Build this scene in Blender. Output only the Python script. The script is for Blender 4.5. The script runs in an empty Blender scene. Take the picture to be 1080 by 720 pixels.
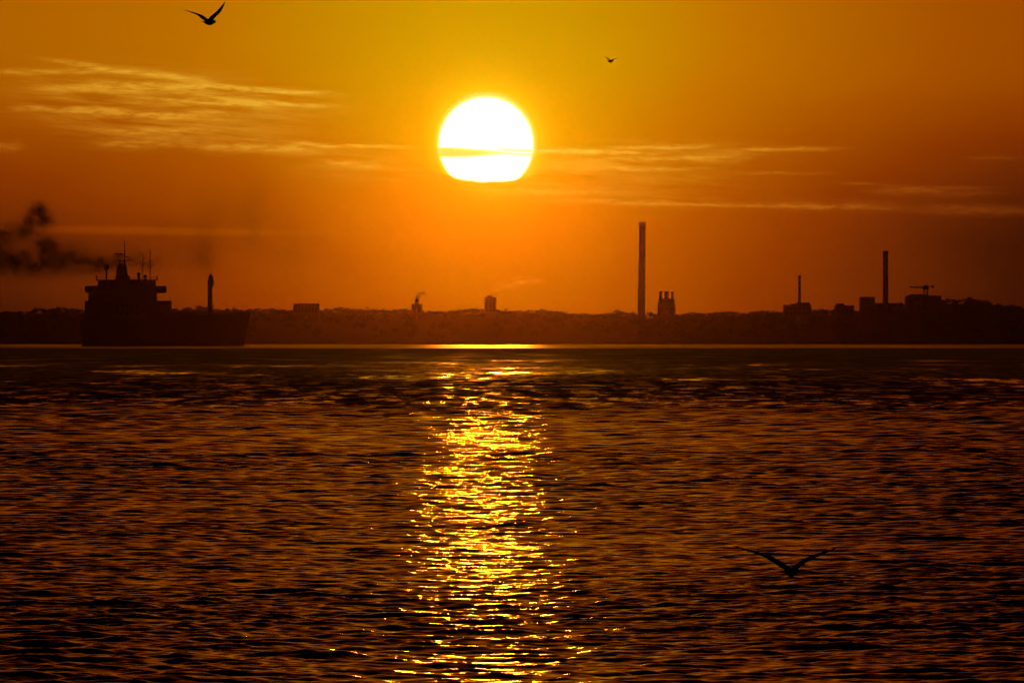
import bpy, bmesh, math, random
import numpy as np
from mathutils import Vector, Matrix

random.seed(7)
rng = np.random.default_rng(11)
sc = bpy.context.scene
COL = sc.collection

# ------------------------------------------------------------------ scale of the place
CAM_Z = 3.0                    # eye height over the water
K = 9.44e-5                    # radians covered by one photo pixel (solar disc = 0.53 deg)
HOR = 360.0                    # photo row of the true horizon


def px_x(px, d):
    return d * math.tan((px - 540) * K)


def px_z(py, d):
    return CAM_Z + d * (HOR - py) * K


# ------------------------------------------------------------------ object helpers
def link(o, parent=None):
    COL.objects.link(o)
    if parent is not None:
        o.parent = parent
    return o


def tag(o, label=None, cat=None, group=None, kind=None):
    if label: o['label'] = label
    if cat: o['category'] = cat
    if group: o['group'] = group
    if kind: o['kind'] = kind
    return o


def empty(name, loc, rz=0.0):
    o = bpy.data.objects.new(name, None)
    o.location = loc
    o.rotation_euler = (0, 0, rz)
    return link(o)


class MB:
    """collects shapes into one mesh"""
    def __init__(self):
        self.bm = bmesh.new()

    def box(self, x0, x1, y0, y1, z0, z1, bevel=0.0):
        r = bmesh.ops.create_cube(self.bm, size=1.0)
        for v in r['verts']:
            v.co = Vector(((x0 + x1) / 2 + v.co.x * (x1 - x0), (y0 + y1) / 2 + v.co.y * (y1 - y0), (z0 + z1) / 2 + v.co.z * (z1 - z0)))
        if bevel:
            es = list({e for v in r['verts'] for e in v.link_edges})
            bmesh.ops.bevel(self.bm, geom=es, offset=bevel, segments=2, affect='EDGES')
        return self

    def tube(self, p0, p1, r0, r1=None, seg=12):
        r1 = r0 if r1 is None else r1
        p0, p1 = Vector(p0), Vector(p1)
        d = p1 - p0
        q = Vector((0, 0, 1)).rotation_difference(d)
        ra, rb = [], []
        for i in range(seg):
            a = 2 * math.pi * i / seg
            u = q @ Vector((math.cos(a), math.sin(a), 0))
            ra.append(self.bm.verts.new(p0 + u * r0))
            rb.append(self.bm.verts.new(p1 + u * r1))
        for i in range(seg):
            j = (i + 1) % seg
            self.bm.faces.new((ra[i], ra[j], rb[j], rb[i]))
        self.bm.faces.new(ra[::-1])
        self.bm.faces.new(rb)
        return self

    def lathe(self, prof, cx=0, cy=0, seg=20):
        rings = []
        for (r, z) in prof:
            rings.append([self.bm.verts.new((cx + r * math.cos(2 * math.pi * i / seg), cy + r * math.sin(2 * math.pi * i / seg), z)) for i in range(seg)])
        for a, b in zip(rings, rings[1:]):
            for i in range(seg):
                j = (i + 1) % seg
                self.bm.faces.new((a[i], a[j], b[j], b[i]))
        self.bm.faces.new(rings[0][::-1])
        self.bm.faces.new(rings[-1])
        return self

    def loft(self, rings):
        R = [[self.bm.verts.new(p) for p in ring] for ring in rings]
        n = len(R[0])
        for a, b in zip(R, R[1:]):
            for i in range(n):
                j = (i + 1) % n
                self.bm.faces.new((a[i], a[j], b[j], b[i]))
        self.bm.faces.new(R[0][::-1])
        self.bm.faces.new(R[-1])
        return self

    def prism(self, outline, y0, y1):
        """outline in x,z extruded along y"""
        return self.loft([[(x, y0, z) for x, z in outline], [(x, y1, z) for x, z in outline]])

    def build(self, name, mat, parent=None, smooth=False, loc=None):
        bmesh.ops.recalc_face_normals(self.bm, faces=self.bm.faces[:])
        me = bpy.data.meshes.new(name)
        self.bm.to_mesh(me)
        self.bm.free()
        me.materials.append(mat)
        if smooth:
            for p in me.polygons:
                p.use_smooth = True
        o = bpy.data.objects.new(name, me)
        if loc: o.location = loc
        return link(o, parent)


# ------------------------------------------------------------------ node helpers
class S:
    """a node socket with arithmetic"""
    tree = None

    def __init__(self, s): self.s = s

    @staticmethod
    def m(op, *a, clamp=False):
        n = S.tree.nodes.new('ShaderNodeMath')
        n.operation = op
        n.use_clamp = clamp
        for i, v in enumerate(a):
            if isinstance(v, S): S.tree.links.new(v.s, n.inputs[i])
            else: n.inputs[i].default_value = v
        return S(n.outputs[0])

    def __add__(self, o): return S.m('ADD', self, o)
    __radd__ = __add__
    def __sub__(self, o): return S.m('SUBTRACT', self, o)
    def __rsub__(self, o): return S.m('SUBTRACT', o, self)
    def __mul__(self, o): return S.m('MULTIPLY', self, o)
    __rmul__ = __mul__
    def __truediv__(self, o): return S.m('DIVIDE', self, o)
    def __pow__(self, o): return S.m('POWER', self, o)


def fexp(a): return S.m('EXPONENT', a)
def fmax(a, b): return S.m('MAXIMUM', a, b)
def fmin(a, b): return S.m('MINIMUM', a, b)
def fabs(a): return S.m('ABSOLUTE', a)
def clamp01(a): return S.m('ADD', a, 0.0, clamp=True)


def sstep(a, e0, e1):
    n = S.tree.nodes.new('ShaderNodeMapRange')
    n.interpolation_type = 'SMOOTHSTEP'
    S.tree.links.new(a.s, n.inputs['Value'])
    for nm, v in (('From Min', e0), ('From Max', e1)):
        if isinstance(v, S): S.tree.links.new(v.s, n.inputs[nm])
        else: n.inputs[nm].default_value = v
    return S(n.outputs['Result'])


def gauss(a, c, w):
    t = (a - c) * (1.0 / w)
    return fexp(t * t * -1.0)


def vec(x, y, z):
    n = S.tree.nodes.new('ShaderNodeCombineXYZ')
    for i, v in enumerate((x, y, z)):
        if isinstance(v, S): S.tree.links.new(v.s, n.inputs[i])
        else: n.inputs[i].default_value = v
    return S(n.outputs[0])


def noise(v, scale, detail=3.0, rough=0.5, dist=0.0):
    n = S.tree.nodes.new('ShaderNodeTexNoise')
    S.tree.links.new(v.s, n.inputs['Vector'])
    n.inputs['Scale'].default_value = scale
    n.inputs['Detail'].default_value = detail
    n.inputs['Roughness'].default_value = rough
    n.inputs['Distortion'].default_value = dist
    return S(n.outputs[0])


def curve(a, pts):
    """piecewise-linear function of a through pts"""
    n = S.tree.nodes.new('ShaderNodeFloatCurve')
    x0, x1 = pts[0][0], pts[-1][0]
    ys = [p[1] for p in pts]
    y0, y1 = min(ys), max(ys)
    if y1 - y0 < 1e-9: y1 = y0 + 1
    t = (a - x0) * (1.0 / (x1 - x0))
    t = clamp01(t)
    S.tree.links.new(t.s, n.inputs['Value'])
    c = n.mapping.curves[0]
    n.mapping.use_clip = False
    q = [((x - x0) / (x1 - x0), (y - y0) / (y1 - y0)) for x, y in pts]
    c.points[0].location = q[0]
    c.points[1].location = q[-1]
    for p in q[1:-1]:
        c.points.new(*p)
    for p in c.points:
        p.handle_type = 'AUTO_CLAMPED'
    n.mapping.update()
    return S(n.outputs[0]) * (y1 - y0) + y0


def lin(c):
    return tuple(((v / 255) / 12.92 if v / 255 <= 0.04045 else ((v / 255 + 0.055) / 1.055) ** 2.4) for v in c)


def ramp(a, stops):
    n = S.tree.nodes.new('ShaderNodeValToRGB')
    S.tree.links.new(a.s, n.inputs[0])
    e = n.color_ramp.elements
    while len(e) < len(stops):
        e.new(0.5)
    for i, (p, c) in enumerate(stops):
        e[i].position = p
        e[i].color = (*lin(c), 1)
    return S(n.outputs[0])


def mix_col(f, a, b):
    n = S.tree.nodes.new('ShaderNodeMix')
    n.data_type = 'RGBA'
    S.tree.links.new(f.s, n.inputs[0])
    for i, v in ((6, a), (7, b)):
        if isinstance(v, S): S.tree.links.new(v.s, n.inputs[i])
        else: n.inputs[i].default_value = (*v, 1)
    return S(n.outputs[2])


def new_mat(name):
    m = bpy.data.materials.new(name)
    m.use_nodes = True
    S.tree = m.node_tree
    return m, m.node_tree.nodes['Principled BSDF']


def paint(name, col, rough=0.6, var=0.35, scale=0.4, metal=0.0):
    m, b = new_mat(name)
    tc = S.tree.nodes.new('ShaderNodeTexCoord')
    n = noise(S(tc.outputs['Object']), scale, 5, 0.6)
    c = mix_col(n, tuple(v * (1 - var) for v in col), tuple(min(1, v * (1 + var)) for v in col))
    S.tree.links.new(c.s, b.inputs['Base Color'])
    b.inputs['Roughness'].default_value = rough
    b.inputs['Metallic'].default_value = metal
    return m


# ------------------------------------------------------------------ sun direction
SUN_PX, SUN_PY, SUN_R = 512.5, 152.0, 49.2
sun_az = math.atan((SUN_PX - 540) * K)
sun_el = (HOR - SUN_PY) * K
SUN_DIR = Vector((math.sin(sun_az) * math.cos(sun_el), math.cos(sun_az) * math.cos(sun_el), math.sin(sun_el)))

SUN_STRENGTH = 0.075
HAZE_DENSITY = 1.15e-6
HAZE_G = 0.99
SKY_GAIN = 1.0
DISC = 3.0

# ------------------------------------------------------------------ world: low sun in a dusty orange sky
w = bpy.data.worlds.new("World")
sc.world = w
w.use_nodes = True
S.tree = w.node_tree
for n in list(S.tree.nodes):
    S.tree.nodes.remove(n)
out = S.tree.nodes.new('ShaderNodeOutputWorld')
bg = S.tree.nodes.new('ShaderNodeBackground')
S.tree.links.new(bg.outputs[0], out.inputs[0])
tc = S.tree.nodes.new('ShaderNodeTexCoord')
sep = S.tree.nodes.new('ShaderNodeSeparateXYZ')
S.tree.links.new(tc.outputs['Generated'], sep.inputs[0])
X, Y, Z = (S(sep.outputs[i]) for i in range(3))
# azimuth from the sun and elevation above the horizon, both in units of K radians
A = S.m('ARCTAN2', X, Y) * (1 / K) - (SUN_PX - 540)
E = S.m('ARCSINE', S.m('MINIMUM', S.m('MAXIMUM', Z, -1.0), 1.0)) * (1 / K)
Ep = fmax(E, 0.0)
EC = HOR - SUN_PY                                      # sun's elevation

# elevation profile of brightness at the sun's azimuth, and how fast it falls to either side
le = S.m('LOGARITHM', Ep * 0.02 + 1.0, math.e)        # 0 at horizon, ~2 at 320, 5.8 at zenith
def L(e): return math.log(e * 0.02 + 1)
cen = curve(le, [(0, .43), (L(20), .455), (L(60), .505), (L(110), .55), (L(152), .61), (L(240), .70), (L(330), .725),
                 (L(700), .62), (L(1200), .46), (L(2000), .25), (L(4000), .05), (L(8000), -.05), (L(16640), -.1)])
kl = curve(le, [(0, .42), (L(50), .40), (L(152), .37), (L(240), .28), (L(330), .20), (L(1000), .26), (L(4000), .14), (L(16640), 0)])
kr = curve(le, [(0, .42), (L(50), .48), (L(152), .52), (L(240), .42), (L(330), .34), (L(1000), .34), (L(4000), .14), (L(16640), 0)])
fl = 1.0 - fexp((fmax(A * -1.0, 0.0) * (1 / 310.0)) ** 2.0 * -1.0)
fr = 1.0 - fexp((fmax(A, 0.0) * (1 / 400.0)) ** 2.0 * -1.0)
t = cen - kl * fl - kr * fr
# aureole round the disc
dA = A
dE = E - EC
dist = S.m('SQRT', dA * dA + dE * dE)
rim = fmax(dist - SUN_R, 0.0)
disc = sstep(dist, SUN_R + 2.0, SUN_R - 2.2)
wob = noise(vec(A * 0.03, E * 0.05, 1.0), 1.0, 2, 0.5) - 0.5
uA = A * (1 / 49.0)
foot = sstep(E + wob * 6.0 - uA * uA * 7.5 + uA * 1.2, HOR - 193.0, HOR - 188.5)
cen_line = (HOR - 161.2) - uA * 1.3 - uA * uA * 0.6
half = curve(A, [(-60, 5.6), (-30, 5.0), (-8, 3.9), (10, 2.2), (30, 1.3), (60, 1.6)])
wedge = sstep(fabs(E - cen_line + wob * 2.0), half + 1.9, half - 1.7) * curve(A, [(-60, .985), (-10, .97), (12, .90), (30, .86), (60, .95)])
wedge2 = gauss(E - (HOR - 157.0) + uA * 2.0, 0.0, 1.6) * sstep(A, -5.0, 25.0) * 0.93
t = t + (fexp(rim * (-1 / 5.0)) * 0.16 + fexp(rim * (-1 / 20.0)) * 0.12) * (foot * 0.75 + 0.25) * (1.0 - disc * fmax(wedge, wedge2) * 0.25) + fexp(rim * (-1 / 95.0)) * 0.075
# high thin cirrus lit from below: streak noise inside soft bands
P = vec(A * 0.0065, E * 0.06 + A * 0.005, 0.0)
P2 = vec(A * 0.016, E * 0.16 + A * 0.012, 3.0)
n1 = noise(P, 1.0, 5, 0.55, 0.6)
n2 = noise(P2, 1.0, 4, 0.6, 0.3)
streak = clamp01((n1 * 0.6 + n2 * 0.55 - 0.49) * 5.0)


def band(ax, ay, wx, wy, slope, amp, sharp=1.0):
    """soft elongated cloud area centred ax,ay (photo px) with a slope"""
    a0 = ax - SUN_PX
    e0 = HOR - ay
    aa = A - a0
    ee = E - e0 - aa * slope
    q = aa * aa * (1 / wx ** 2) + ee * ee * (1 / wy ** 2)
    return fexp(q * q * -1.0) * amp


cl = band(165, 115, 150, 40, -0.06, 1.1) + band(235, 96, 120, 13, -0.115, 0.55) + band(300, 156, 110, 9, -0.03, .7) \
    + band(10, 154, 20, 6, 0, .5) + band(700, 163, 130, 15, 0.0, .6) + band(830, 157, 60, 3.5, 0, .7) \
    + band(640, 190, 150, 22, -.02, .5) + band(820, 216, 180, 8, -.015, .5) + band(990, 203, 70, 6, -.03, .7) \
    + band(1040, 222, 80, 7, -.02, .9) + band(1050, 167, 45, 3, 0, .45) + band(400, 180, 90, 14, 0, .35)
# long thin even streaks
# single wisps: (azimuth, height, half length, half thickness, slope, strength)
wn = noise(vec(A * 0.022, E * 0.05, 6.0), 1.0, 4, 0.6) - 0.5
wn2 = noise(vec(A * 0.05, E * 0.22, 2.0), 1.0, 3, 0.6)
Ew = E + wn * 9.0
wisp = None
for (ax, ay, wx, wy, sl, am) in (
        (140, 76, 85, 3.0, -.14, .7), (262, 94, 85, 2.2, -.06, .75), (50, 76, 70, 3.2, 0, .45), (150, 91, 62, 5, -.06, .65), (88, 94, 50, 4, 0, .5),
        (288, 110.5, 60, 2.4, -.01, .7), (205, 108, 70, 4.5, 0, .6), (75, 116, 62, 3, -.03, .75), (140, 121, 62, 4.5, -.05, .65), (195, 121, 45, 3.2, 0, .5),
        (165, 138, 66, 3.4, .02, .65), (150, 151, 48, 5, .03, .65), (265, 156, 72, 4.2, -.03, .6), (365, 154, 70, 2.2, -.02, .5), (368, 173, 34, 4, -.05, .4),
        (5, 155, 18, 5, 0, .5), (590, 159, 60, 2, 0, .5), (628, 161, 65, 2.4, -.01, .6), (698, 155, 50, 2.2, 0, .65), (690, 167, 60, 2.4, .02, .45),
        (760, 166, 30, 5, 0, .4), (650, 178, 80, 3, 0, .35), (825, 157, 52, 1.8, 0, .5), (830, 182, 50, 1.5, 0, .3), (985, 203, 62, 3, -.03, .6),
        (1000, 198, 60, 1.6, 0, .45), (920, 194, 38, 1.6, -.02, .4), (770, 216, 170, 2.4, -.02, .5), (880, 218, 60, 4, -.02, .5), (1040, 222, 58, 5, -.02, .7),
        (1045, 167, 25, 1.8, 0, .4), (600, 202, 80, 4, 0, .25)):
    aa = (A - (ax - SUN_PX)) * (1 / wx)
    ee = (Ew - (HOR - ay) - aa * (wx * sl)) * (1 / wy)
    g = fexp((aa * aa * aa * aa + ee * ee) * -1.0) * am
    wisp = g if wisp is None else wisp + g
wisp = wisp * clamp01((wn2 - 0.25) * 2.4)
t = t + band(130, 243, 190, 4.5, -.016, .075)
# dull smoke-stained air low on both sides
n3 = noise(vec(A * 0.006, E * 0.012, 9.0), 1.0, 3, 0.5)
t = t + (n3 - 0.5) * 0.07 * sstep(E, 420.0, 150.0)
# the rest of the sky, away from the sunset, is already night-dark
t = t * 0.98 - sstep(fabs(A), 1200.0, 9000.0) * 0.5
STOPS = [(0.0, (3, 0, 0)), (0.10, (62, 20, 2)), (0.2, (106, 38, 3)), (0.3, (134, 51, 1)), (0.45, (163, 78, 0)), (0.6, (187, 111, 0)),
         (0.75, (194, 152, 0)), (0.88, (206, 190, 12)), (1.0, (246, 240, 110))]
sky = ramp(t, STOPS)
lit = ramp(t, [(0.0, (12, 3, 0)), (0.2, (134, 58, 8)), (0.35, (176, 96, 16)), (0.5, (216, 146, 32)), (0.65, (232, 180, 48)), (0.8, (234, 196, 60)), (1.0, (253, 246, 150))])
sky = mix_col(clamp01(streak * cl * 0.5 + wisp * 1.35), sky, lit)
# solar disc
mask = disc * foot * (1.0 - wedge) * (1.0 - wedge2)
n = S.tree.nodes.new('ShaderNodeVectorMath'); n.operation = 'SCALE'
S.tree.links.new(sky.s, n.inputs[0]); n.inputs[3].default_value = SKY_GAIN
n2_ = S.tree.nodes.new('ShaderNodeVectorMath'); n2_.operation = 'SCALE'
n2_.inputs[0].default_value = (1.0, 0.80, 0.42)
S.tree.links.new((mask * DISC).s, n2_.inputs[3])
n3_ = S.tree.nodes.new('ShaderNodeVectorMath'); n3_.operation = 'ADD'
S.tree.links.new(n.outputs[0], n3_.inputs[0]); S.tree.links.new(n2_.outputs[0], n3_.inputs[1])
S.tree.links.new(n3_.outputs[0], bg.inputs[0])
bg.inputs[1].default_value = 1.0
w.cycles.sampling_method = 'MANUAL'
w.cycles.sample_map_resolution = 2048

# ------------------------------------------------------------------ sun lamp
ld = bpy.data.lights.new('sun', 'SUN')
ld.energy = SUN_STRENGTH
ld.angle = math.radians(0.53)
ld.color = (1.0, 0.25, 0.008)
lo = bpy.data.objects.new('sun', ld)
lo.rotation_euler = SUN_DIR.to_track_quat('Z', 'Y').to_euler()
lo.location = (0, 0, 300)
link(lo)

# ------------------------------------------------------------------ haze over the estuary
m = bpy.data.materials.new('haze_air')
m.use_nodes = True
nt = m.node_tree
nt.nodes.clear()
o_ = nt.nodes.new('ShaderNodeOutputMaterial')
pv = nt.nodes.new('ShaderNodeVolumePrincipled')
pv.inputs['Color'].default_value = (1.0, 0.50, 0.38, 1)
pv.inputs['Density'].default_value = HAZE_DENSITY
pv.inputs['Anisotropy'].default_value = HAZE_G
nt.links.new(pv.outputs[0], o_.inputs['Volume'])
mb = MB().box(-8000, 8000, -300, 12900, -4, 150)
hz = mb.build('haze', m)
tag(hz, 'thin smoky haze lying over the whole estuary', None, None, 'stuff')

# ------------------------------------------------------------------ water
def build_water():
    # rows: distance from the shore where the photographer stands; columns: bearing
    def rows():
        ys = [-250., -120., -40., 10., 40., 55., 62.]
        y = 66.
        while y < 10950:
            ys.append(y)
            y += 0.15 if y < 82 else (0.05 if y < 115 else (0.05 + (y - 115) * 0.0009 if y < 470 else min(0.37 + (y - 470) * 0.003, 22.0)))
        return np.array(ys)
    yr = rows()
    dense = np.arange(-0.098, 0.0981, 0.00040)
    side = np.array([.1035, .112, .12, .13, .17, .23, .32, .45, .62])
    tn = np.concatenate([-side[::-1], dense, side])
    nr, nc = len(yr), len(tn)
    yy = np.repeat(yr, nc)
    wid = np.where(yr < 66, 66.0, yr)
    xx = (wid[:, None] * tn[None, :])
    # outer columns reach the far edges of the estuary
    xx[:, 0] = np.minimum(xx[:, 0], -7800); xx[:, -1] = np.maximum(xx[:, -1], 7800)
    xx = xx.ravel()
    zz = np.zeros_like(xx)
    drow = np.gradient(yr)
    dr = np.repeat(drow, nc)
    dx = np.maximum(np.repeat(wid * 0.00040, nc), 0.02)
    ok = np.abs(np.tile(tn, nr)) < 0.0982
    # slow patches of livelier and calmer water
    pat = np.zeros_like(xx)
    for i in range(7):
        lam = 9 * 1.55 ** i
        a = rng.uniform(-0.9, 0.9)
        pat += np.sin((xx * math.sin(a) * .8 + yy * math.cos(a) * 0.55) * 2 * math.pi / lam + rng.uniform(0, 6.28)) * 0.30
    pat = np.clip(1.0 + pat * 0.22, 0.45, 1.7)
    # wind zones by distance
    zone = np.interp(yy, [0, 92, 140, 230, 400, 450, 490, 4600, 5200, 11000], [.72, .74, .84, 1.0, 1.1, 1.3, 1.5, 1.5, .5, .5])
    NW, NL = 92, 26
    for i in range(NW + NL):
        if i < NW:
            lam = 0.18 * (2.4 / 0.18) ** ((i + rng.uniform(0, 1)) / NW)
            th = rng.normal(0.10, 0.85 if lam < .6 else .62)
            far = 1.0
        else:                                   # longer chop in the open channel
            lam = 1.6 * (6.0 / 1.6) ** ((i - NW + rng.uniform(0, 1)) / NL)
            th = rng.normal(0.10, 0.6)
            far = np.interp(yy, [0, 170, 380, 11000], [0, 0, .95, .95])
        kx, ky = math.sin(th) * 2 * math.pi / lam, math.cos(th) * 2 * math.pi / lam
        slope = 0.0232 * (lam / .75) ** (-0.28)
        amp = slope * lam / (2 * math.pi)
        fade = np.clip((lam / dr - 2.2) / 2.0, 0, 1) * np.clip((lam / np.maximum(abs(math.sin(th)), .25) / dx - 2.2) / 2, 0, 1)
        ph = rng.uniform(0, 6.28)
        arg = kx * xx + ky * yy + ph
        s = np.sin(arg)
        zz += amp * far * fade * (s + 0.18 * np.cos(2 * arg))
    zz *= pat * zone * ok
    co = np.empty((nr * nc, 3), np.float32)
    co[:, 0] = xx; co[:, 1] = yy; co[:, 2] = zz
    me = bpy.data.meshes.new('water')
    me.vertices.add(nr * nc)
    me.vertices.foreach_set('co', co.ravel())
    i0 = (np.arange(nr - 1)[:, None] * nc + np.arange(nc - 1)[None, :]).ravel()
    quads = np.stack([i0, i0 + 1, i0 + nc + 1, i0 + nc], 1).astype(np.int32)
    nq = len(quads)
    me.loops.add(nq * 4)
    me.loops.foreach_set('vertex_index', quads.ravel())
    me.polygons.add(nq)
    me.polygons.foreach_set('loop_start', np.arange(nq, dtype=np.int32) * 4)
    me.polygons.foreach_set('use_smooth', np.ones(nq, bool))
    me.update(calc_edges=True)
    print('water verts', nr * nc)
    return me


mw, b = new_mat('estuary_water')
b.inputs['Base Color'].default_value = (0.003, 0.002, 0.001, 1)
b.inputs['IOR'].default_value = 1.333
geo = S.tree.nodes.new('ShaderNodeNewGeometry')
sp = S.tree.nodes.new('ShaderNodeSeparateXYZ')
S.tree.links.new(geo.outputs['Position'], sp.inputs[0])
px_, py_ = S(sp.outputs[0]), S(sp.outputs[1])
edge = noise(vec(px_ * 0.05, py_ * 0.004, 0.0), 1.0, 4, 0.6)
yw = py_ + (edge - 0.5) * 200.0
rough = curve(yw * 0.001, [(0, .125), (.13, .115), (.36, .125), (.42, .16), (.49, .40), (.8, .68), (3.9, .88), (4.7, .29), (11.0, .26)])
stk = noise(vec(px_ * 0.6, py_ * 0.04, 2.0), 1.0, 3, 0.6)
rough = rough - sstep(stk, .44, .60) * 0.36 * sstep(py_, 430.0, 480.0) * sstep(py_, 2600.0, 500.0)
stk2 = noise(vec(px_ * 0.07, py_ * 0.006, 8.0), 1.0, 4, 0.65)
rough = rough - sstep(stk2, .46, .70) * 0.46 * sstep(py_, 560.0, 760.0) * sstep(py_, 3900.0, 2000.0)
far = noise(vec(px_ * 0.006, py_ * 0.0008, 5.0), 1.0, 3, 0.6)
rough = rough + (far - 0.5) * 0.5 * sstep(py_, 4300.0, 5000.0)
S.tree.links.new(rough.s, b.inputs['Roughness'])
# capillary ripples
rp = noise(vec(px_ * 3.2, py_ * 4.4, 0.0), 1.0, 3, 0.55)
bp = S.tree.nodes.new('ShaderNodeBump')
bp.inputs['Strength'].default_value = 0.12
bp.inputs['Distance'].default_value = 0.03
S.tree.links.new(rp.s, bp.inputs['Height'])
S.tree.links.new(bp.outputs[0], b.inputs['Normal'])
wme = build_water()
wme.materials.append(mw)
wo = link(bpy.data.objects.new('water', wme))
tag(wo, kind='structure')

# ------------------------------------------------------------------ far shore
SH = 10600.0
Q = 1.83                       # the shore works are drawn at 5.9 km and stand at 10.9 km
PROFILE = [(-6500, 330), (-400, 329), (0, 327), (90, 326), (260, 325.5), (330, 326), (440, 326.5), (520, 326), (600, 329), (640, 330), (665, 329), (682, 331.5), (735, 331),
           (752, 328.5), (768, 326.5), (785, 329), (803, 327.5), (815, 328.5), (860, 328), (900, 327), (950, 322), (990, 317), (1010, 315.5), (1040, 318.5), (1080, 321.5), (1300, 327), (6500, 330)]
PX = np.array([p[0] for p in PROFILE], float)
PZ = np.array([px_z(p[1], 10950) for p in PROFILE])


def skyline(px):
    return float(np.interp(px, PX, PZ))


def terrain(x, y):
    px = 540 + math.atan(x / y) / K
    top = skyline(px) - 4.5
    if y < SH: f = -0.06
    elif y < SH + 340: f = ((y - SH) / 340.0) ** 0.7
    elif y < SH + 1300: f = 1.0
    else: f = max(1.0 - (y - SH - 1300) / 1600.0, .3)
    r = (math.sin(x * .021 + y * .013) + math.sin(x * .047 - y * .031) * .6) * 0.5 * min(1, max(0, (y - SH) / 110))
    return top * f + r


mg, b = new_mat('shore_ground')
geo = S.tree.nodes.new('ShaderNodeNewGeometry')
n = noise(S(geo.outputs['Position']), 0.05, 5, 0.6)
c = mix_col(n, (0.045, 0.045, 0.025), (0.07, 0.068, 0.04))
S.tree.links.new(c.s, b.inputs['Base Color'])
b.inputs['Roughness'].default_value = 0.9
xs = np.concatenate([[-7700, -5500, -4000, -2700, -2000, -1450], np.arange(-1100, 1101, 14.0), [1450, 2000, 2700, 4000, 5500, 7700]])
ysr = [SH + v * Q for v in (-30, -5, 0, 4, 10, 20, 35, 50, 70, 90, 110, 130, 150, 170, 190, 220, 260, 320, 400, 550, 700, 900, 1150)]
bm = bmesh.new()
grid = [[bm.verts.new((x, y, terrain(x, y))) for x in xs] for y in ysr]
for r0, r1 in zip(grid, grid[1:]):
    for i in range(len(xs) - 1):
        bm.faces.new((r0[i], r0[i + 1], r1[i + 1], r1[i]))
mbx = MB(); mbx.bm.free(); mbx.bm = bm
land = mbx.build('land', mg, smooth=True)
tag(land, kind='structure')

# woodland and hedges along the shore: crowns of small leaf clumps over tapered trunks
mf, b = new_mat('foliage')
geo = S.tree.nodes.new('ShaderNodeNewGeometry')
n = noise(S(geo.outputs['Position']), 0.35, 3, 0.6)
c = mix_col(n, (0.035, 0.045, 0.018), (0.06, 0.075, 0.03))
S.tree.links.new(c.s, b.inputs['Base Color'])
b.inputs['Roughness'].default_value = 0.8
mbark = paint('bark', (0.08, 0.06, 0.04), 0.9)


def wood():
    V, F, MI = [], [], []
    R = random.Random(5)

    def crown(x, y, z0, h, rad):
        n0 = len(V)
        for i in range(5):                      # trunk
            a = 2 * math.pi * i / 5
            V.append((x + .35 * math.cos(a), y + .35 * math.sin(a), z0 - .5))
        for i in range(5):
            a = 2 * math.pi * i / 5
            V.append((x + .15 * math.cos(a), y + .15 * math.sin(a), z0 + h * .7))
        for i in range(5):
            j = (i + 1) % 5
            F.append((n0 + i, n0 + j, n0 + 5 + j, n0 + 5 + i)); MI.append(1)
        lobes = [(R.gauss(0, .42), R.gauss(0, .42), R.uniform(.15, .95), R.uniform(.35, .6)) for _ in range(5)]
        for _ in range(80):
            lx, ly, lz, lr = R.choice(lobes)
            u = Vector((R.gauss(0, 1), R.gauss(0, 1), R.gauss(0, 1))).normalized() * (R.random() ** .4) * lr
            cx, cy, cz = x + (lx + u.x) * rad, y + (ly + u.y) * rad, z0 + h * (lz * .8) + u.z * h * .35
            s = R.uniform(.5, 1.2)
            q = Matrix.Rotation(R.uniform(0, 6.28), 3, Vector((R.gauss(0, 1), R.gauss(0, 1), R.gauss(0, 1))).normalized())
            n1 = len(V)
            for c_ in ((-1, -.6, 0), (1, -.7, .2), (.8, .7, 0), (-.9, .6, -.2)):
                p = q @ Vector(c_) * s
                V.append((cx + p.x, cy + p.y, cz + p.z))
            F.append((n1, n1 + 1, n1 + 2, n1 + 3)); MI.append(0)
    # ridge
    x = -1130.0
    while x < 1150:
        y = R.uniform(SH + 290, SH + 480)
        px = 540 + math.atan(x / y) / K
        top = skyline(px)
        z0 = terrain(x, y)
        h = max(3.6, top - z0 + R.gauss(0, 1.5) + .3 + 3.0 * math.sin(x * .06) * math.sin(x * .021))
        crown(x, y, z0, h, h * R.uniform(.55, .9))
        x += R.uniform(1.6, 4.2)
    for _ in range(700):                         # slope
        x = R.uniform(-1130, 1150); y = R.uniform(SH + 20, SH + 290)
        h = R.uniform(5.0, 11.0)
        px = 540 + math.atan(x / y) / K
        z0 = terrain(x, y)
        h = min(h, max(2.2, skyline(px) - z0 - 1))
        crown(x, y, z0, h, h * R.uniform(.4, .65))
    me = bpy.data.meshes.new('treeline')
    me.from_pydata(V, [], F)
    me.materials.append(mf); me.materials.append(mbark)
    me.polygons.foreach_set('material_index', MI)
    me.update()
    return me


tl = link(bpy.data.objects.new('treeline', wood()))
tag(tl, 'dark tree line along the far shore', None, None, 'stuff')

# ------------------------------------------------------------------ buildings and chimneys on the far shore
m_brick = paint('brick', (0.13, 0.075, 0.055), .85, .3, .6)
m_conc = paint('concrete', (0.17, 0.155, 0.14), .85, .25, .3)
m_clad = paint('dark_cladding', (0.09, 0.09, 0.09), .6, .3, .3)
m_roof = paint('roof_felt', (0.07, 0.07, 0.07), .8, .3, .3)
m_steel = paint('steel', (0.2, 0.2, 0.21), .45, .3, .8, .6)
m_glass, b = new_mat('dark_glass')
b.inputs['Base Color'].default_value = (0.05, 0.05, 0.052, 1)
b.inputs['Roughness'].default_value = 0.12


def site(px, y):
    x = px_x(px, y)
    return Vector((x, y, terrain(x, y) - 0.4))


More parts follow.
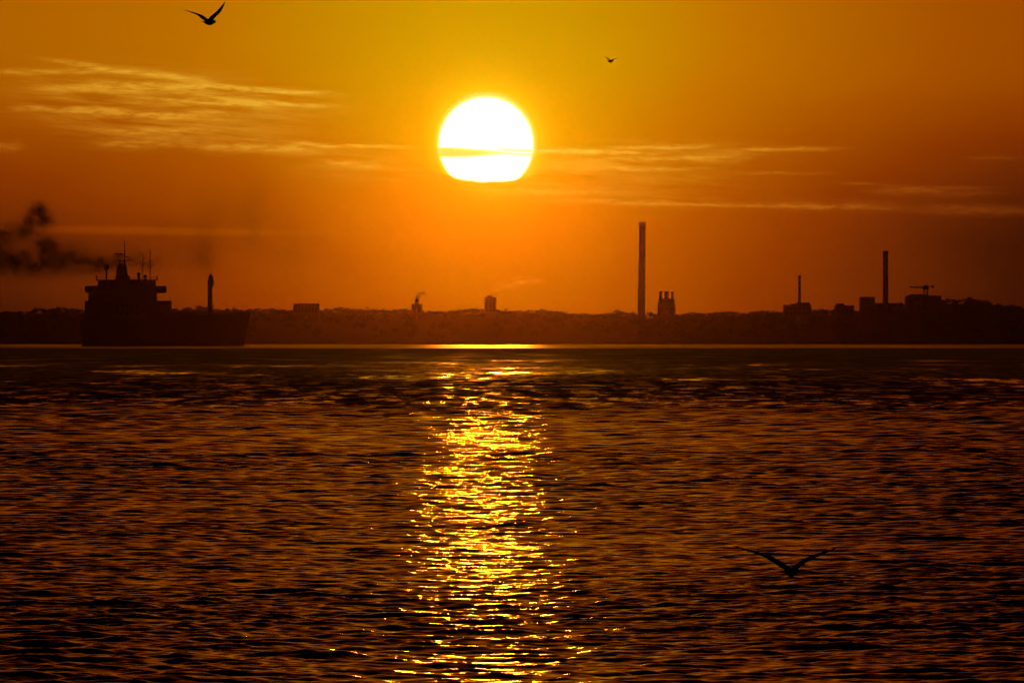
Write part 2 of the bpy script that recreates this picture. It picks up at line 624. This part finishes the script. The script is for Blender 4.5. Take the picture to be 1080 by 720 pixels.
def chimney(px0, px1, ptop, y, label, group, mat, taper=0.8, lean=0.0):
    """a free-standing stack between photo columns px0, px1 (width at base)"""
    p = site((px0 + px1) / 2, y)
    w_ = (px1 - px0) * K * y / 2
    h = px_z(ptop, y) - p.z
    root = empty('chimney', p)
    root.rotation_euler = (0, lean, 0)
    tag(root, label, 'chimney', group)
    prof = [(w_ * 1.12, 0), (w_ * 1.12, h * .04), (w_, h * .05)] + [(w_ * (1 - (1 - taper) * f), h * (.05 + .90 * f)) for f in (.2, .4, .6, .8, 1.)]
    prof += [(w_ * taper * .98, h * .97)]
    MB().lathe(prof).build('shaft', mat, root, True)
    r = w_ * taper
    MB().lathe([(r * 1.10, h * .955), (r * 1.10, h * .985), (r * .96, h), (r * .8, h), (r * .78, h * .982)]).build('crown_band', m_conc, root)
    MB().box(-.25, .25, -w_ - .55, -w_ + .35, 0.5, h * .93).build('ladder', m_steel, root)
    return root


def windows_on(root, x0, x1, z0, z1, yf, cols, rows):
    """rows of glazed openings, each window its own part"""
    for i in range(cols):
        for j in range(rows):
            cx = x0 + (x1 - x0) * (i + .5) / cols
            cz = z0 + (z1 - z0) * (j + .5) / rows
            hw = (x1 - x0) / cols * .3
            hh = (z1 - z0) / rows * .28
            f = MB()
            f.box(cx - hw, cx + hw, yf - .12, yf + .2, cz - hh, cz + hh)
            fo = f.build('window', m_glass, root)
            MB().box(cx - hw - .1, cx + hw + .1, yf - .22, yf - .002, cz - hh - .18, cz - hh - .02).build('sill', m_conc, fo)


def building(px0, px1, ptop, y, label, cat='building', name='building', mat=None, depth=14, cols=4, rows=3, group=None, parapet=True):
    pc = (px0 + px1) / 2
    p = site(pc, y)
    hw = (px1 - px0) * K * y / 2 / Q
    h = (px_z(ptop, y) - p.z) / Q
    root = empty(name, p)
    root.scale = (Q, Q, Q)
    tag(root, label, cat, group)
    MB().box(-hw, hw, 0, depth, 0, h).build('wall', mat or m_brick, root)
    rf = MB()
    if parapet:
        rf.box(-hw - .15, hw + .15, -.15, depth + .15, h + .003, h + .45)
    rf.box(-hw * .96, hw * .96, .4, depth - .4, h + .46, h + .6)
    rf.build('roof', m_roof, root)
    if rows:
        windows_on(root, -hw * .92, hw * .92, h * .35, h * .97, 0, cols, rows)
    MB().box(-hw * .12, hw * .12, -.1, .15, 0, 2.6).build('door', m_steel, root)
    root['h'] = h
    return root, hw, h, p


YB = 5930.0 * Q
chimney(672.4, 680.4, 234, YB, 'tallest red brown factory chimney rising alone on the far shore', 'factory chimneys on the far shore', m_brick, .86, 0.012)
chimney(931.2, 937.2, 264.5, YB + 5, 'dark slender chimney just right of the square block on the right shore', 'factory chimneys on the far shore', m_conc, .9)

# works with three short stacks
r, hw, h, p = building(694, 712.5, 322, YB, 'small works building carrying three short ribbed stacks beside the tallest chimney', 'power station', 'power_station', m_brick, 16, 3, 2)
for (a0, a1, tp, col) in ((695.6, 698.6, 307, 0), (701, 705.6, 307, 1), (708, 710.8, 307.5, 0)):
    cx = ((a0 + a1) / 2 - 703.25) * K * YB / Q
    rr = (a1 - a0) * K * YB / 2 / Q
    ht = (px_z(tp, YB) - p.z) / Q
    hm = h + (ht - h) * .45
    st = MB().lathe([(rr * 1.7, h + .62), (rr * 1.6, hm), (rr, hm + .6), (rr * .95, ht - .8)], cx, 8).build('stack', m_conc, r, True)
    MB().lathe([(rr * 1.12, ht - .79), (rr * 1.12, ht), (rr * .8, ht)], cx, 8).build('stack_cap', m_steel, st)

# low block at left, boiler house with bent cowl, square silo tower
building(309, 336, 321, YB, 'long low flat roofed block on the shore right of the ship bow', 'building', 'factory_block', m_brick, 20, 7, 1)
r, hw, h, p = building(434, 445, 321.5, YB, 'small boiler house with stepped top and a dark smoke curl', 'boiler house', 'boiler_house', m_brick, 10, 2, 1)
MB().box(-hw * .4, hw * .4, 2, 7, h + .62, h + 3.2).build('roof_housing', m_clad, r)
MB().tube((-.2, 4, h + 3.2), (-.2, 4, h + 4.6), .5, .4).build('flue', m_steel, r)
r, hw, h, p = building(511, 523.5, 314.5, YB, 'square dark tower block standing under the sun with a pale steam plume', 'tower', 'tower_block', m_conc, 12, 3, 5)
MB().box(-hw * .55, hw * .35, 3, 8, h + .62, h + 1.9).build('plant_room', m_clad, r)

# works with slim mast chimney
r, hw, h, p = building(827, 856, 322.5, YB, 'broad works with raised centre and slim vertical flue at its roof', 'factory', 'factory', m_brick, 18, 6, 2)
MB().box(-hw * .08, hw * .9, 3, 12, h + .62, h + 2.1).build('roof_storey', m_clad, r)
MB().box(-hw * .5, -hw * .12, 3, 10, h + .62, h + 1.3).build('roof_housing', m_clad, r)
fx = (843.8 - 841.5) * K * YB / Q
ht = (px_z(290.5, YB) - p.z) / Q
fl_ = MB().lathe([(.95, h + 2.15), (.85, h + 3), (.72, ht - 1.5), (.72, ht)], fx, 8).build('flue', m_steel, r, True)
MB().lathe([(1.0, ht - 1.6), (1.0, ht - .2), (.7, ht + .05)], fx, 8).build('flue_cap', m_conc, fl_)

r, hw, h, p = building(881, 901, 323, YB - 4, 'low dark shed with stepped roof between the works and the square block', 'shed', 'shed', m_clad, 12, 4, 1)
MB().box(-hw * .9, -hw * .05, 2, 8, h + .62, h + 1.7).build('roof_monitor', m_roof, r)
building(907.5, 923, 314, YB - 8, 'square dark windowed block left of the slender dark chimney', 'building', 'office_block', m_brick, 16, 4, 4)
building(923.5, 952, 320.5, YB - 6, 'flat works hall at the foot of the slender dark chimney', 'building', 'works_hall', m_clad, 16, 6, 2)
r, hw, h, p = building(956, 993, 313.5, YB - 12, 'wide dark shipyard hall under the jib crane on the right shore', 'shipyard hall', 'shipyard_hall', m_clad, 24, 7, 2)
MB().prism([(-hw * .98, h + .62), (-hw * .7, h + 1.9), (hw * .25, h + 1.9), (hw * .3, h + 1.2), (hw * .98, h + 1.0), (hw * .98, h + .62)], 3, 18).build('roof_monitor', m_roof, r)

# jib crane behind the hall
yc = YB + 22
pb = site(976.5, yc)
cr = empty('jib_crane', pb)
tag(cr, 'dark jib crane with level arm standing above the shipyard hall', 'crane')
cr.scale = (Q, Q, Q)
mp = K * yc / Q
zt = (px_z(303.5, yc) - pb.z) / Q
mb = MB()
for sx in (-1, 1):
    for sy in (-1, 1):
        mb.tube((sx * 1.5, sy * 1.5, 0), (sx * 1.0, sy * 1.0, zt - 1.2), .28, .24, 6)
for i in range(5):
    z0, z1 = (zt - 1.2) * i / 5, (zt - 1.2) * (i + 1) / 5
    for sy in (-1.3, 1.3):
        mb.tube((-1.3, sy, z0), (1.3, sy, z1), .12, None, 5)
        mb.tube((1.3, sy, z0), (-1.3, sy, z1), .12, None, 5)
mb.build('tower', m_steel, cr)
MB().box(-1.7, 1.8, -1.6, 1.6, zt - 1.19, zt + 1.3, .2).build('machine_house', m_clad, cr)
MB().tube((0.2, 0, zt + 1.3), (0.2, 0, zt + 2.2), .5, .2, 8).build('mast_head', m_steel, cr)
jb = MB()
L1 = -17 * mp
for sy in (-.7, .7):
    jb.tube((-1.7, sy, zt + .9), (L1, sy * .4, zt + .55), .2, None, 6)
    jb.tube((-1.7, sy, zt - .1), (L1, sy * .4, zt + .2), .2, None, 6)
for i in range(8):
    f0, f1 = i / 8, (i + 1) / 8
    jb.tube((-1.7 + (L1 + 1.7) * f0, 0, zt - .1 + .3 * f0), (-1.7 + (L1 + 1.7) * f1, 0, zt + .9 - .35 * f1), .12, None, 5)
jb.build('jib', m_steel, cr)
cj = MB()
cj.tube((1.8, .6, zt + .8), (4.6, .6, zt + 1.4), .22, None, 6)
cj.tube((1.8, -.6, zt + .8), (4.6, -.6, zt + 1.4), .22, None, 6)
cj.box(3.4, 4.9, -.9, .9, zt - .1, zt + 1.3)
cj.build('counterweight', m_steel, cr)

# ------------------------------------------------------------------ cargo ship
SD = 6360.0
m_hull = paint('hull_paint', (0.03, 0.03, 0.035), .5, .3, .15)
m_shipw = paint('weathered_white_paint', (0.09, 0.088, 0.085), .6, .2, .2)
m_deck = paint('deck_paint', (0.09, 0.05, 0.035), .7, .3, .2)
m_dark = paint('dark_ship_steel', (0.05, 0.05, 0.05), .6, .3, .4)
yaw = math.radians(-40)        # heading right and towards the viewer
ship = empty('cargo_ship', (px_x(172, SD), SD, 0), yaw)
ship.scale = (SD / 5100.0 * 1.07,) * 3
tag(ship, 'dark cargo ship with high bridge aft and tall foremast, smoke trailing astern', 'ship')

# hull lofted from stern to bow: (x, half beam at deck, half beam at waterline, deck height)
ST = [(-46, 9.2, 7.0, 12.6), (-44, 10.3, 8.6, 12.6), (-38, 11, 10.4, 12.6), (-20, 11, 11, 12.6), (0, 11, 11, 12.8), (20, 11, 10.6, 13.0), (32, 10.4, 8.6, 13.4),
      (42, 8.6, 5.2, 14.0), (49, 5.6, 2.2, 14.8), (53, 2.6, .7, 15.2), (55.2, .35, .12, 15.5)]
rings = []
for (x, bd, bw, zd) in ST:
    rake = max(0, (x - 42) / 13.2)
    xw = x - 5.0 * rake ** 1.5
    def pt(f, s):
        z = -3 + (zd + 3) * f
        wl = 3 / (zd + 3)
        if f < wl: hbm = bw * (.55 + .45 * (f / wl) ** .5)
        else: hbm = bw + (bd - bw) * ((f - wl) / (1 - wl)) ** 1.3
        return (xw + (x - xw) * f, s * hbm, z)
    fs = (0, .1, .2, .4, .6, .8, .93, 1.0)
    rings.append([pt(f, 1) for f in fs] + [pt(f, -1) for f in fs[::-1]])
MB().loft(rings).build('hull', m_hull, ship, True)
# bulwark at the bow and rails
mb = MB()
for s in (-1, 1):
    for (a, b_) in zip(ST[5:], ST[6:]):
        q = [(a[0], s * a[1], a[3]), (b_[0], s * b_[1], b_[3])]
        qi = [(a[0], s * max(a[1] - .25, .05), a[3]), (b_[0], s * max(b_[1] - .25, .02), b_[3])]
        mb.loft([[q[0], qi[0], (qi[0][0], qi[0][1], a[3] + 1.0), (q[0][0], q[0][1], a[3] + 1.0)],
                 [q[1], qi[1], (qi[1][0], qi[1][1], b_[3] + 1.0), (q[1][0], q[1][1], b_[3] + 1.0)]])
mb.build('bulwark', m_hull, ship)
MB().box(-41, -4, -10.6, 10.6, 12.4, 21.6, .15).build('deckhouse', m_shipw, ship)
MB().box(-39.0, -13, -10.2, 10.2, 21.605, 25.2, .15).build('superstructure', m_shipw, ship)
# bridge deck with rounded wing ends and braces below
br = MB()
pts = []
for (cx, sx) in ((-31.0, -1), (-15.5, 1)):
    pass
outl = []
for s, y0 in ((1, 17.0), (-1, -17.0)):
    arc = []
    for i in range(9):
        a = math.pi * i / 8
        arc.append((-24 + 12.2 * math.cos(a), (y0 - s * 2.2) + s * 2.4 * math.sin(a)))
    outl += arc if s == 1 else arc[::-1]
br.loft([[(x, y, 25.3) for x, y in outl], [(-24 + (x + 24) * 1.04, y * 1.02, 26.2) for x, y in outl], [(-24 + (x + 24) * 1.04, y * 1.02, 28.0) for x, y in outl], [(x, y, 28.7) for x, y in outl]])
bw_ = br.build('bridge_deck', m_shipw, ship)
mb = MB()
for s in (-1, 1):
    mb.tube((-18.5, s * 9.8, 22.3), (-18.5, s * 15.2, 25.5), .35, None, 8)
    mb.tube((-27.5, s * 9.8, 22.3), (-27.5, s * 15.2, 25.5), .35, None, 8)
mb.build('wing_brace', m_shipw, bw_)
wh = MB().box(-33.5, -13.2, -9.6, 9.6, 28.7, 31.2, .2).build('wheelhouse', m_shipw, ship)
for i in range(8):
    y0 = -9.0 + i * 2.3
    MB().box(-13.3, -13.12, y0, y0 + 1.7, 29.4, 30.6).build('window', m_glass, wh)
MB().box(-34.2, -12.6, -10.1, 10.1, 31.203, 31.7).build('wheelhouse_roof', m_shipw, ship)
# top rails with corner posts
mb = MB()
for x in (-34, -12.8):
    for y in (-9.9, 9.9):
        mb.tube((x, y, 31.7), (x, y, 33.6), .28, None, 6)
for s in (-1, 1):
    mb.tube((-34, s * 9.9, 32.9), (-12.8, s * 9.9, 32.9), .09, None, 5)
    mb.tube((-34, s * 9.9, 32.3), (-12.8, s * 9.9, 32.3), .09, None, 5)
mb.build('railing', m_shipw, ship)
# funnel and main mast
mb = MB()
def oval(rx, ry, x, z, n=16): return [(x + rx * math.cos(2 * math.pi * i / n), ry * math.sin(2 * math.pi * i / n), z) for i in range(n)]
mb.loft([oval(3.6, 3.3, -26.3, 31.7), oval(3.0, 2.6, -26.5, 34.0), oval(2.5, 2.2, -26.6, 38.2), oval(1.9, 1.7, -26.6, 39.4)])
fn = mb.build('funnel', m_dark, ship, True)
MB().tube((-25.4, 0.5, 39.0), (-25.4, 0.5, 40.6), .5).tube((-27.4, -.4, 39.0), (-27.4, -.4, 41.2), .4).build('exhaust_pipe', m_dark, fn)
mm = MB().tube((-26.6, 2.0, 38.0), (-26.6, 2.0, 44.5), .42, .28, 8).tube((-26.6, 2.0, 44.5), (-26.6, 2.0, 50.6), .2, .1, 8).build('main_mast', m_shipw, ship)
mb = MB().tube((-26.6, -2.6, 43.6), (-26.6, 5.6, 42.2), .22, None, 6).tube((-26.6, .2, 45.6), (-26.6, 3.8, 45.6), .16, None, 6).tube((-26.6, .6, 47.6), (-26.6, 3.2, 47.6), .14, None, 6)
mb.build('yard', m_shipw, mm)
MB().box(-27.6, -25.6, -4.2, .2, 43.7, 44.2).tube((-26.6, -2.4, 42.6), (-26.6, -2.4, 43.7), .3).build('radar_scanner', m_shipw, mm)
mb = MB().tube((-26.6, -3.4, 40.5), (-26.6, 8.0, 41.2), .3, .2, 6)
mb.build('boom', m_shipw, mm)
# satellite dome post, aerial mast with stays, vents
MB().tube((-31, -6.0, 31.7), (-31, -6.0, 36.3), .35, None, 8).build('dome_post', m_shipw, ship)
MB().lathe([(.5, 36.2), (1.15, 36.9), (1.3, 37.8), (1.0, 38.7), (.3, 39.1)], -31, -6.0, 14).build('satellite_dome', m_shipw, ship, True)
am = MB().tube((-16, 8.4, 31.7), (-16, 8.4, 46.6), .28, .1, 8).build('aerial_mast', m_shipw, ship)
MB().tube((-16, 7.2, 40.6), (-16, 9.6, 40.6), .12, None, 5).tube((-16, 7.6, 43.2), (-16, 9.2, 43.2), .1, None, 5).build('yard', m_shipw, am)
MB().tube((-17.5, 4.9, 31.7), (-17.5, 4.9, 45.2), .2, .08, 6).build('aerial_mast', m_shipw, ship)
for (x, y, h_) in ((-18.5, 3.2, 3.4), (-16.5, 5.6, 2.2), (-20, -3.4, 1.6)):
    MB().lathe([(.7, 31.7), (.6, 31.7 + h_ * .6), (.95, 31.7 + h_ * .8), (.6, 31.7 + h_)], x, y, 10).build('ventilator', m_shipw, ship, True)
# lifeboats under the wings
for s in (-1, 1):
    rg = []
    for i in range(9):
        f = i / 8
        wd = 1.35 * math.sin(math.pi * (.08 + .84 * f)) ** .6
        rg.append([(-36 + 8 * f, s * 11.4 + wd * math.cos(a), 20.4 + wd * .95 * math.sin(a)) for a in [2 * math.pi * j / 10 for j in range(10)]])
    lb = MB().loft(rg).build('lifeboat', paint('lifeboat_orange', (.12, .05, .03)), ship, True)
    MB().tube((-34, s * 10.5, 19), (-34, s * 11.4, 22.6), .18, None, 6).tube((-30, s * 10.5, 19), (-30, s * 11.4, 22.6), .18, None, 6).build('davit', m_shipw, lb)
for k in range(6):                          # deckhouse windows on the visible side
    for lv, z0 in enumerate((15.0, 18.4)):
        x0 = -24 + k * 3.2
        MB().box(x0, x0 + 1.5, -10.72, -10.58, z0, z0 + 1.3).build('window', m_glass, ship)
# hatches and deck gear forward
for (x0, x1, z1) in ((-2, 11, 16.2), (12.5, 25, 15.8)):
    MB().box(x0, x1, -8, 8, 12.7, z1, .2).build('hatch_cover', m_deck, ship)
MB().box(26, 28.4, -6, 6, 12.9, 16.4).build('deck_locker', m_shipw, ship)
fm = MB().lathe([(1.2, 13.0), (.8, 16), (.7, 29.2)], 30.2, 0, 12).build('foremast', m_dark, ship, True)
MB().lathe([(.7, 27.6), (1.5, 29.0), (1.6, 31.0), (1.15, 31.4), (1.2, 32.8), (.9, 33.2), (.3, 34.4)], 30.2, 0, 14).build('crows_nest', m_dark, fm, True)
MB().box(29.5, 30.0, -1.4, -0.9, 14, 28.6).build('ladder', m_dark, fm)
MB().box(35, 38.5, -4.5, -1.5, 13.4, 15.8, .3).tube((36.7, -4.8, 14.9), (36.7, -1.2, 14.9), 1.25).build('windlass', m_dark, ship)
MB().box(38.4, 41.6, 1.5, 4.2, 13.6, 15.9, .3).build('winch', m_dark, ship)
MB().tube((40, 0, 14), (40, 0, 20.2), .16, .08, 6).build('flagstaff', m_shipw, ship)
for s in (-1, 1):
    MB().tube((47.3, s * 5.2, 10.2), (47.3, s * 5.5, 8.0), .22).box(46.2, 48.4, s * 5.2 - .3, s * 5.2 + .3, 7.4, 8.1, .1).build('anchor', m_dark, ship)

# ------------------------------------------------------------------ gulls
m_gull = paint('gull_plumage', (0.22, 0.21, 0.20), .8, .4, 14)


def gull(name, loc, yaw_, left, right, label, span=1.3, bs=1.0, cs=1.0, roll=0.0, pitch=0.0, group='gulls in flight'):
    """one continuous bird; left/right = (inner up angle, outer up angle, sweep) in degrees; flies along +Y locally"""
    mb = MB()
    # body rings along y: (y, half width, half height, z)
    prof = [(-.30, .012, .008, .01), (-.25, .035, .014, .008), (-.17, .045, .035, .0), (-.08, .068, .064, -.006), (.02, .078, .075, -.008), (.10, .070, .068, 0), (.155, .052, .052, .012),
            (.195, .046, .048, .022), (.235, .042, .043, .024), (.262, .028, .028, .020), (.285, .011, .012, .014), (.318, .005, .006, .006)]
    mb.loft([[(hw_ * bs * math.cos(a), y * bs, (z + hh * math.sin(a)) * bs) for a in [2 * math.pi * j / 14 for j in range(14)]] for (y, hw_, hh, z) in prof])
    # tail fan
    mb.loft([[(-.03 * bs, -.22 * bs, .0), (.03 * bs, -.22 * bs, 0), (.03 * bs, -.22 * bs, .012), (-.03 * bs, -.22 * bs, .012)], [(-.06 * bs, -.34 * bs, .002), (.06 * bs, -.34 * bs, .002), (.06 * bs, -.34 * bs, .012), (-.06 * bs, -.34 * bs, .012)]])
    for s, (ai, ao, sw) in ((-1, left), (1, right)):
        # stations: (arc length, chord, lead offset)
        st = [(0, .19, .085), (.08, .19, .085), (.16, .185, .10), (.24, .17, .125), (.32, .145, .12), (.40, .12, .085), (.48, .09, .04), (.55, .062, -.01), (.61, .03, -.06), (.64, .008, -.095)]
        px0, pz0, l0 = s * .03 * bs, .03 * bs, 0.0
        rg = []
        for (l, ch, ld_) in st:
            f = min(1, max(0, (l - .12) / .26))
            f = f * f * (3 - 2 * f)
            ang = math.radians(ai + (ao - ai) * f)
            dl = (l - l0) * span / 1.3
            px0 += s * math.cos(ang) * dl
            pz0 += math.sin(ang) * dl
            l0 = l
            ch *= cs
            le = ld_ - sw * l
            th = max(.005, ch * .10 * cs)
            nx, nz = -s * math.sin(ang), math.cos(ang)
            ring = []
            for (cf, tf) in ((0, 0), (.12, .8), (.35, 1.0), (.7, .5), (1.0, .08), (.7, -.25), (.35, -.45), (.12, -.5)):
                ring.append((px0 + nx * th * tf, le - ch * cf, pz0 + nz * th * tf))
            rg.append(ring if s == 1 else ring[::-1])
        mb.loft(rg)
    o = mb.build(name, m_gull, None, True)
    md = o.modifiers.new('body', 'REMESH')
    md.mode = 'VOXEL'
    md.voxel_size = 0.009
    md.use_smooth_shade = True
    o.location = loc
    o.rotation_euler = (pitch, roll, yaw_)
    tag(o, label, 'gull', group)
    return o


D1 = 270.0
gull('gull', (px_x(220.5, D1), D1, px_z(23.5, D1)), math.radians(-36), (31, 20, .1), (42, 38, .1), 'dark gull with raised wings at the top left of the sky', 1.66, 1.0, 1.35)
D2 = 640.0
gull('gull', (px_x(644, D2), D2, px_z(64.5, D2)), math.radians(-30), (42, 28, .1), (26, 16, .1), 'tiny distant gull alone in the sky right of the sun', 1.2, 1.25, 1.2)
D3 = 105.0
gull('gull', (px_x(834.5, D3), D3, px_z(603, D3)), math.radians(-22), (31, 20, .15), (36, 17, .15), 'gull skimming low over the water on wide V shaped wings', 1.34, .66, 1.2)

# ------------------------------------------------------------------ smoke and steam
def plume(name, d, blobs, depth, density, col, aniso, nscale, label, thresh=.42, absorb=(0, 0, 0), contrast=3.5):
    """soft cloud made of gaussian puffs (px, py, rx, ry, amount) broken up by noise"""
    mp_ = d * K
    xs_ = [px_x(b_[0], d) for b_ in blobs]; zs_ = [px_z(b_[1], d) for b_ in blobs]
    x0 = min(x - b_[2] * mp_ * 2.1 for x, b_ in zip(xs_, blobs)); x1 = max(x + b_[2] * mp_ * 2.1 for x, b_ in zip(xs_, blobs))
    z0 = min(z - b_[3] * mp_ * 2.1 for z, b_ in zip(zs_, blobs)); z1 = max(z + b_[3] * mp_ * 2.1 for z, b_ in zip(zs_, blobs))
    z0 = max(z0, 2.0); z1 = min(z1, 148.0)
    m_ = bpy.data.materials.new(name)
    m_.use_nodes = True
    S.tree = m_.node_tree
    S.tree.nodes.clear()
    oo = S.tree.nodes.new('ShaderNodeOutputMaterial')
    pv_ = S.tree.nodes.new('ShaderNodeVolumePrincipled')
    pv_.inputs['Color'].default_value = (*col, 1)
    pv_.inputs['Absorption Color'].default_value = (*absorb, 1)
    pv_.inputs['Anisotropy'].default_value = aniso
    g_ = S.tree.nodes.new('ShaderNodeNewGeometry')
    s_ = S.tree.nodes.new('ShaderNodeSeparateXYZ')
    S.tree.links.new(g_.outputs['Position'], s_.inputs[0])
    x_, y_, z_ = (S(s_.outputs[i]) for i in range(3))
    tot = None
    for (bx, bz, b_) in zip(xs_, zs_, blobs):
        rx, rz = b_[2] * mp_, b_[3] * mp_
        ux, uz, uy = (x_ - bx) * (1 / rx), (z_ - bz) * (1 / rz), (y_ - d) * (1 / depth)
        g = fexp((ux * ux + uz * uz + uy * uy) * -1.0) * b_[4]
        tot = g if tot is None else tot + g
    nn = noise(S(g_.outputs['Position']), nscale, 5, .62, .8)
    dn = tot * clamp01((nn - thresh) * contrast) * density
    S.tree.links.new(dn.s, pv_.inputs['Density'])
    S.tree.links.new(pv_.outputs[0], oo.inputs['Volume'])
    m_.cycles.volume_sampling = 'MULTIPLE_IMPORTANCE'
    mb_ = MB().box(x0, x1, d - depth * 1.9, d + depth * 1.9, z0, z1)
    o = mb_.build(name, m_)
    tag(o, label, None, None, 'stuff')
    return o


plume('smoke', SD + 12, [(40, 222, 8, 7, 1.7), (47, 232, 8, 6, 1.4), (34, 233, 9, 6, 1.0), (52, 262, 9, 8, 1.4), (44, 255, 7, 5, .9), (26, 243, 16, 7, .9), (6, 248, 14, 8, .9),
                         (8, 274, 26, 12, 1.0), (40, 279, 26, 10, .9), (72, 274, 18, 10, .8), (-20, 268, 24, 14, 1.0), (92, 280, 16, 8, .8), (108, 278, 12, 7, .8), (122, 276, 8, 7, .8), (150, 276, 13, 8, .7)],
      11.0, .14, (.12, .1, .1), .3, .17, 'dark broken smoke drifting left from the ship', .42, contrast=7.0)
plume('smoke', SD + 60, [(20, 262, 42, 26, .8), (75, 270, 36, 20, .8), (128, 268, 26, 18, .7), (180, 262, 26, 30, .55), (212, 272, 14, 22, .8), (225, 240, 22, 34, .5), (268, 232, 22, 34, .55), (305, 255, 24, 32, .4), (345, 268, 26, 24, .25)],
      30.0, .022, (.12, .1, .1), .3, .045, 'thin brown veil of smoke hanging above the ship', .36, contrast=3.0)
plume('smoke', YB + 4, [(441, 313, 3.0, 2.4, 1.0), (446, 309, 3.4, 1.8, .9)], 5.0, .2, (.2, .18, .18), .3, .17, 'small dark smoke curl over the boiler house', .3)
plume('steam', YB + 4, [(526, 305, 6, 2.6, .6), (536, 301.5, 8, 2.8, .8), (549, 297.5, 9, 3.2, 1.0), (563, 295.5, 9, 2.8, .5)], 7.0, .022, (1, .95, .85), .9, .11, 'pale steam plume drifting right from the square tower', .3)

# ------------------------------------------------------------------ camera
cd = bpy.data.cameras.new('camera')
cd.sensor_width = 36.0
cd.lens = 36.0 / (2 * math.tan(540 * K))
cd.clip_start = 0.5
cd.clip_end = 60000
cam = bpy.data.objects.new('camera', cd)
cam.location = (0, 0, CAM_Z)
cam.rotation_euler = (math.pi / 2 - (360.0 - HOR) * K, 0, 0)
link(cam)
sc.camera = cam

# ------------------------------------------------------------------ render settings
sc.render.engine = 'CYCLES'
sc.cycles.max_bounces = 6
sc.cycles.glossy_bounces = 3
sc.cycles.diffuse_bounces = 1
sc.cycles.volume_bounces = 0
sc.cycles.sample_clamp_direct = 0
sc.cycles.sample_clamp_indirect = 6
sc.cycles.use_denoising = True
sc.cycles.denoising_input_passes = 'RGB_ALBEDO'
sc.cycles.volume_max_steps = 256
sc.view_settings.view_transform = 'Standard'
sc.view_settings.look = 'None'
sc.view_settings.exposure = 0
sc.view_settings.gamma = 1
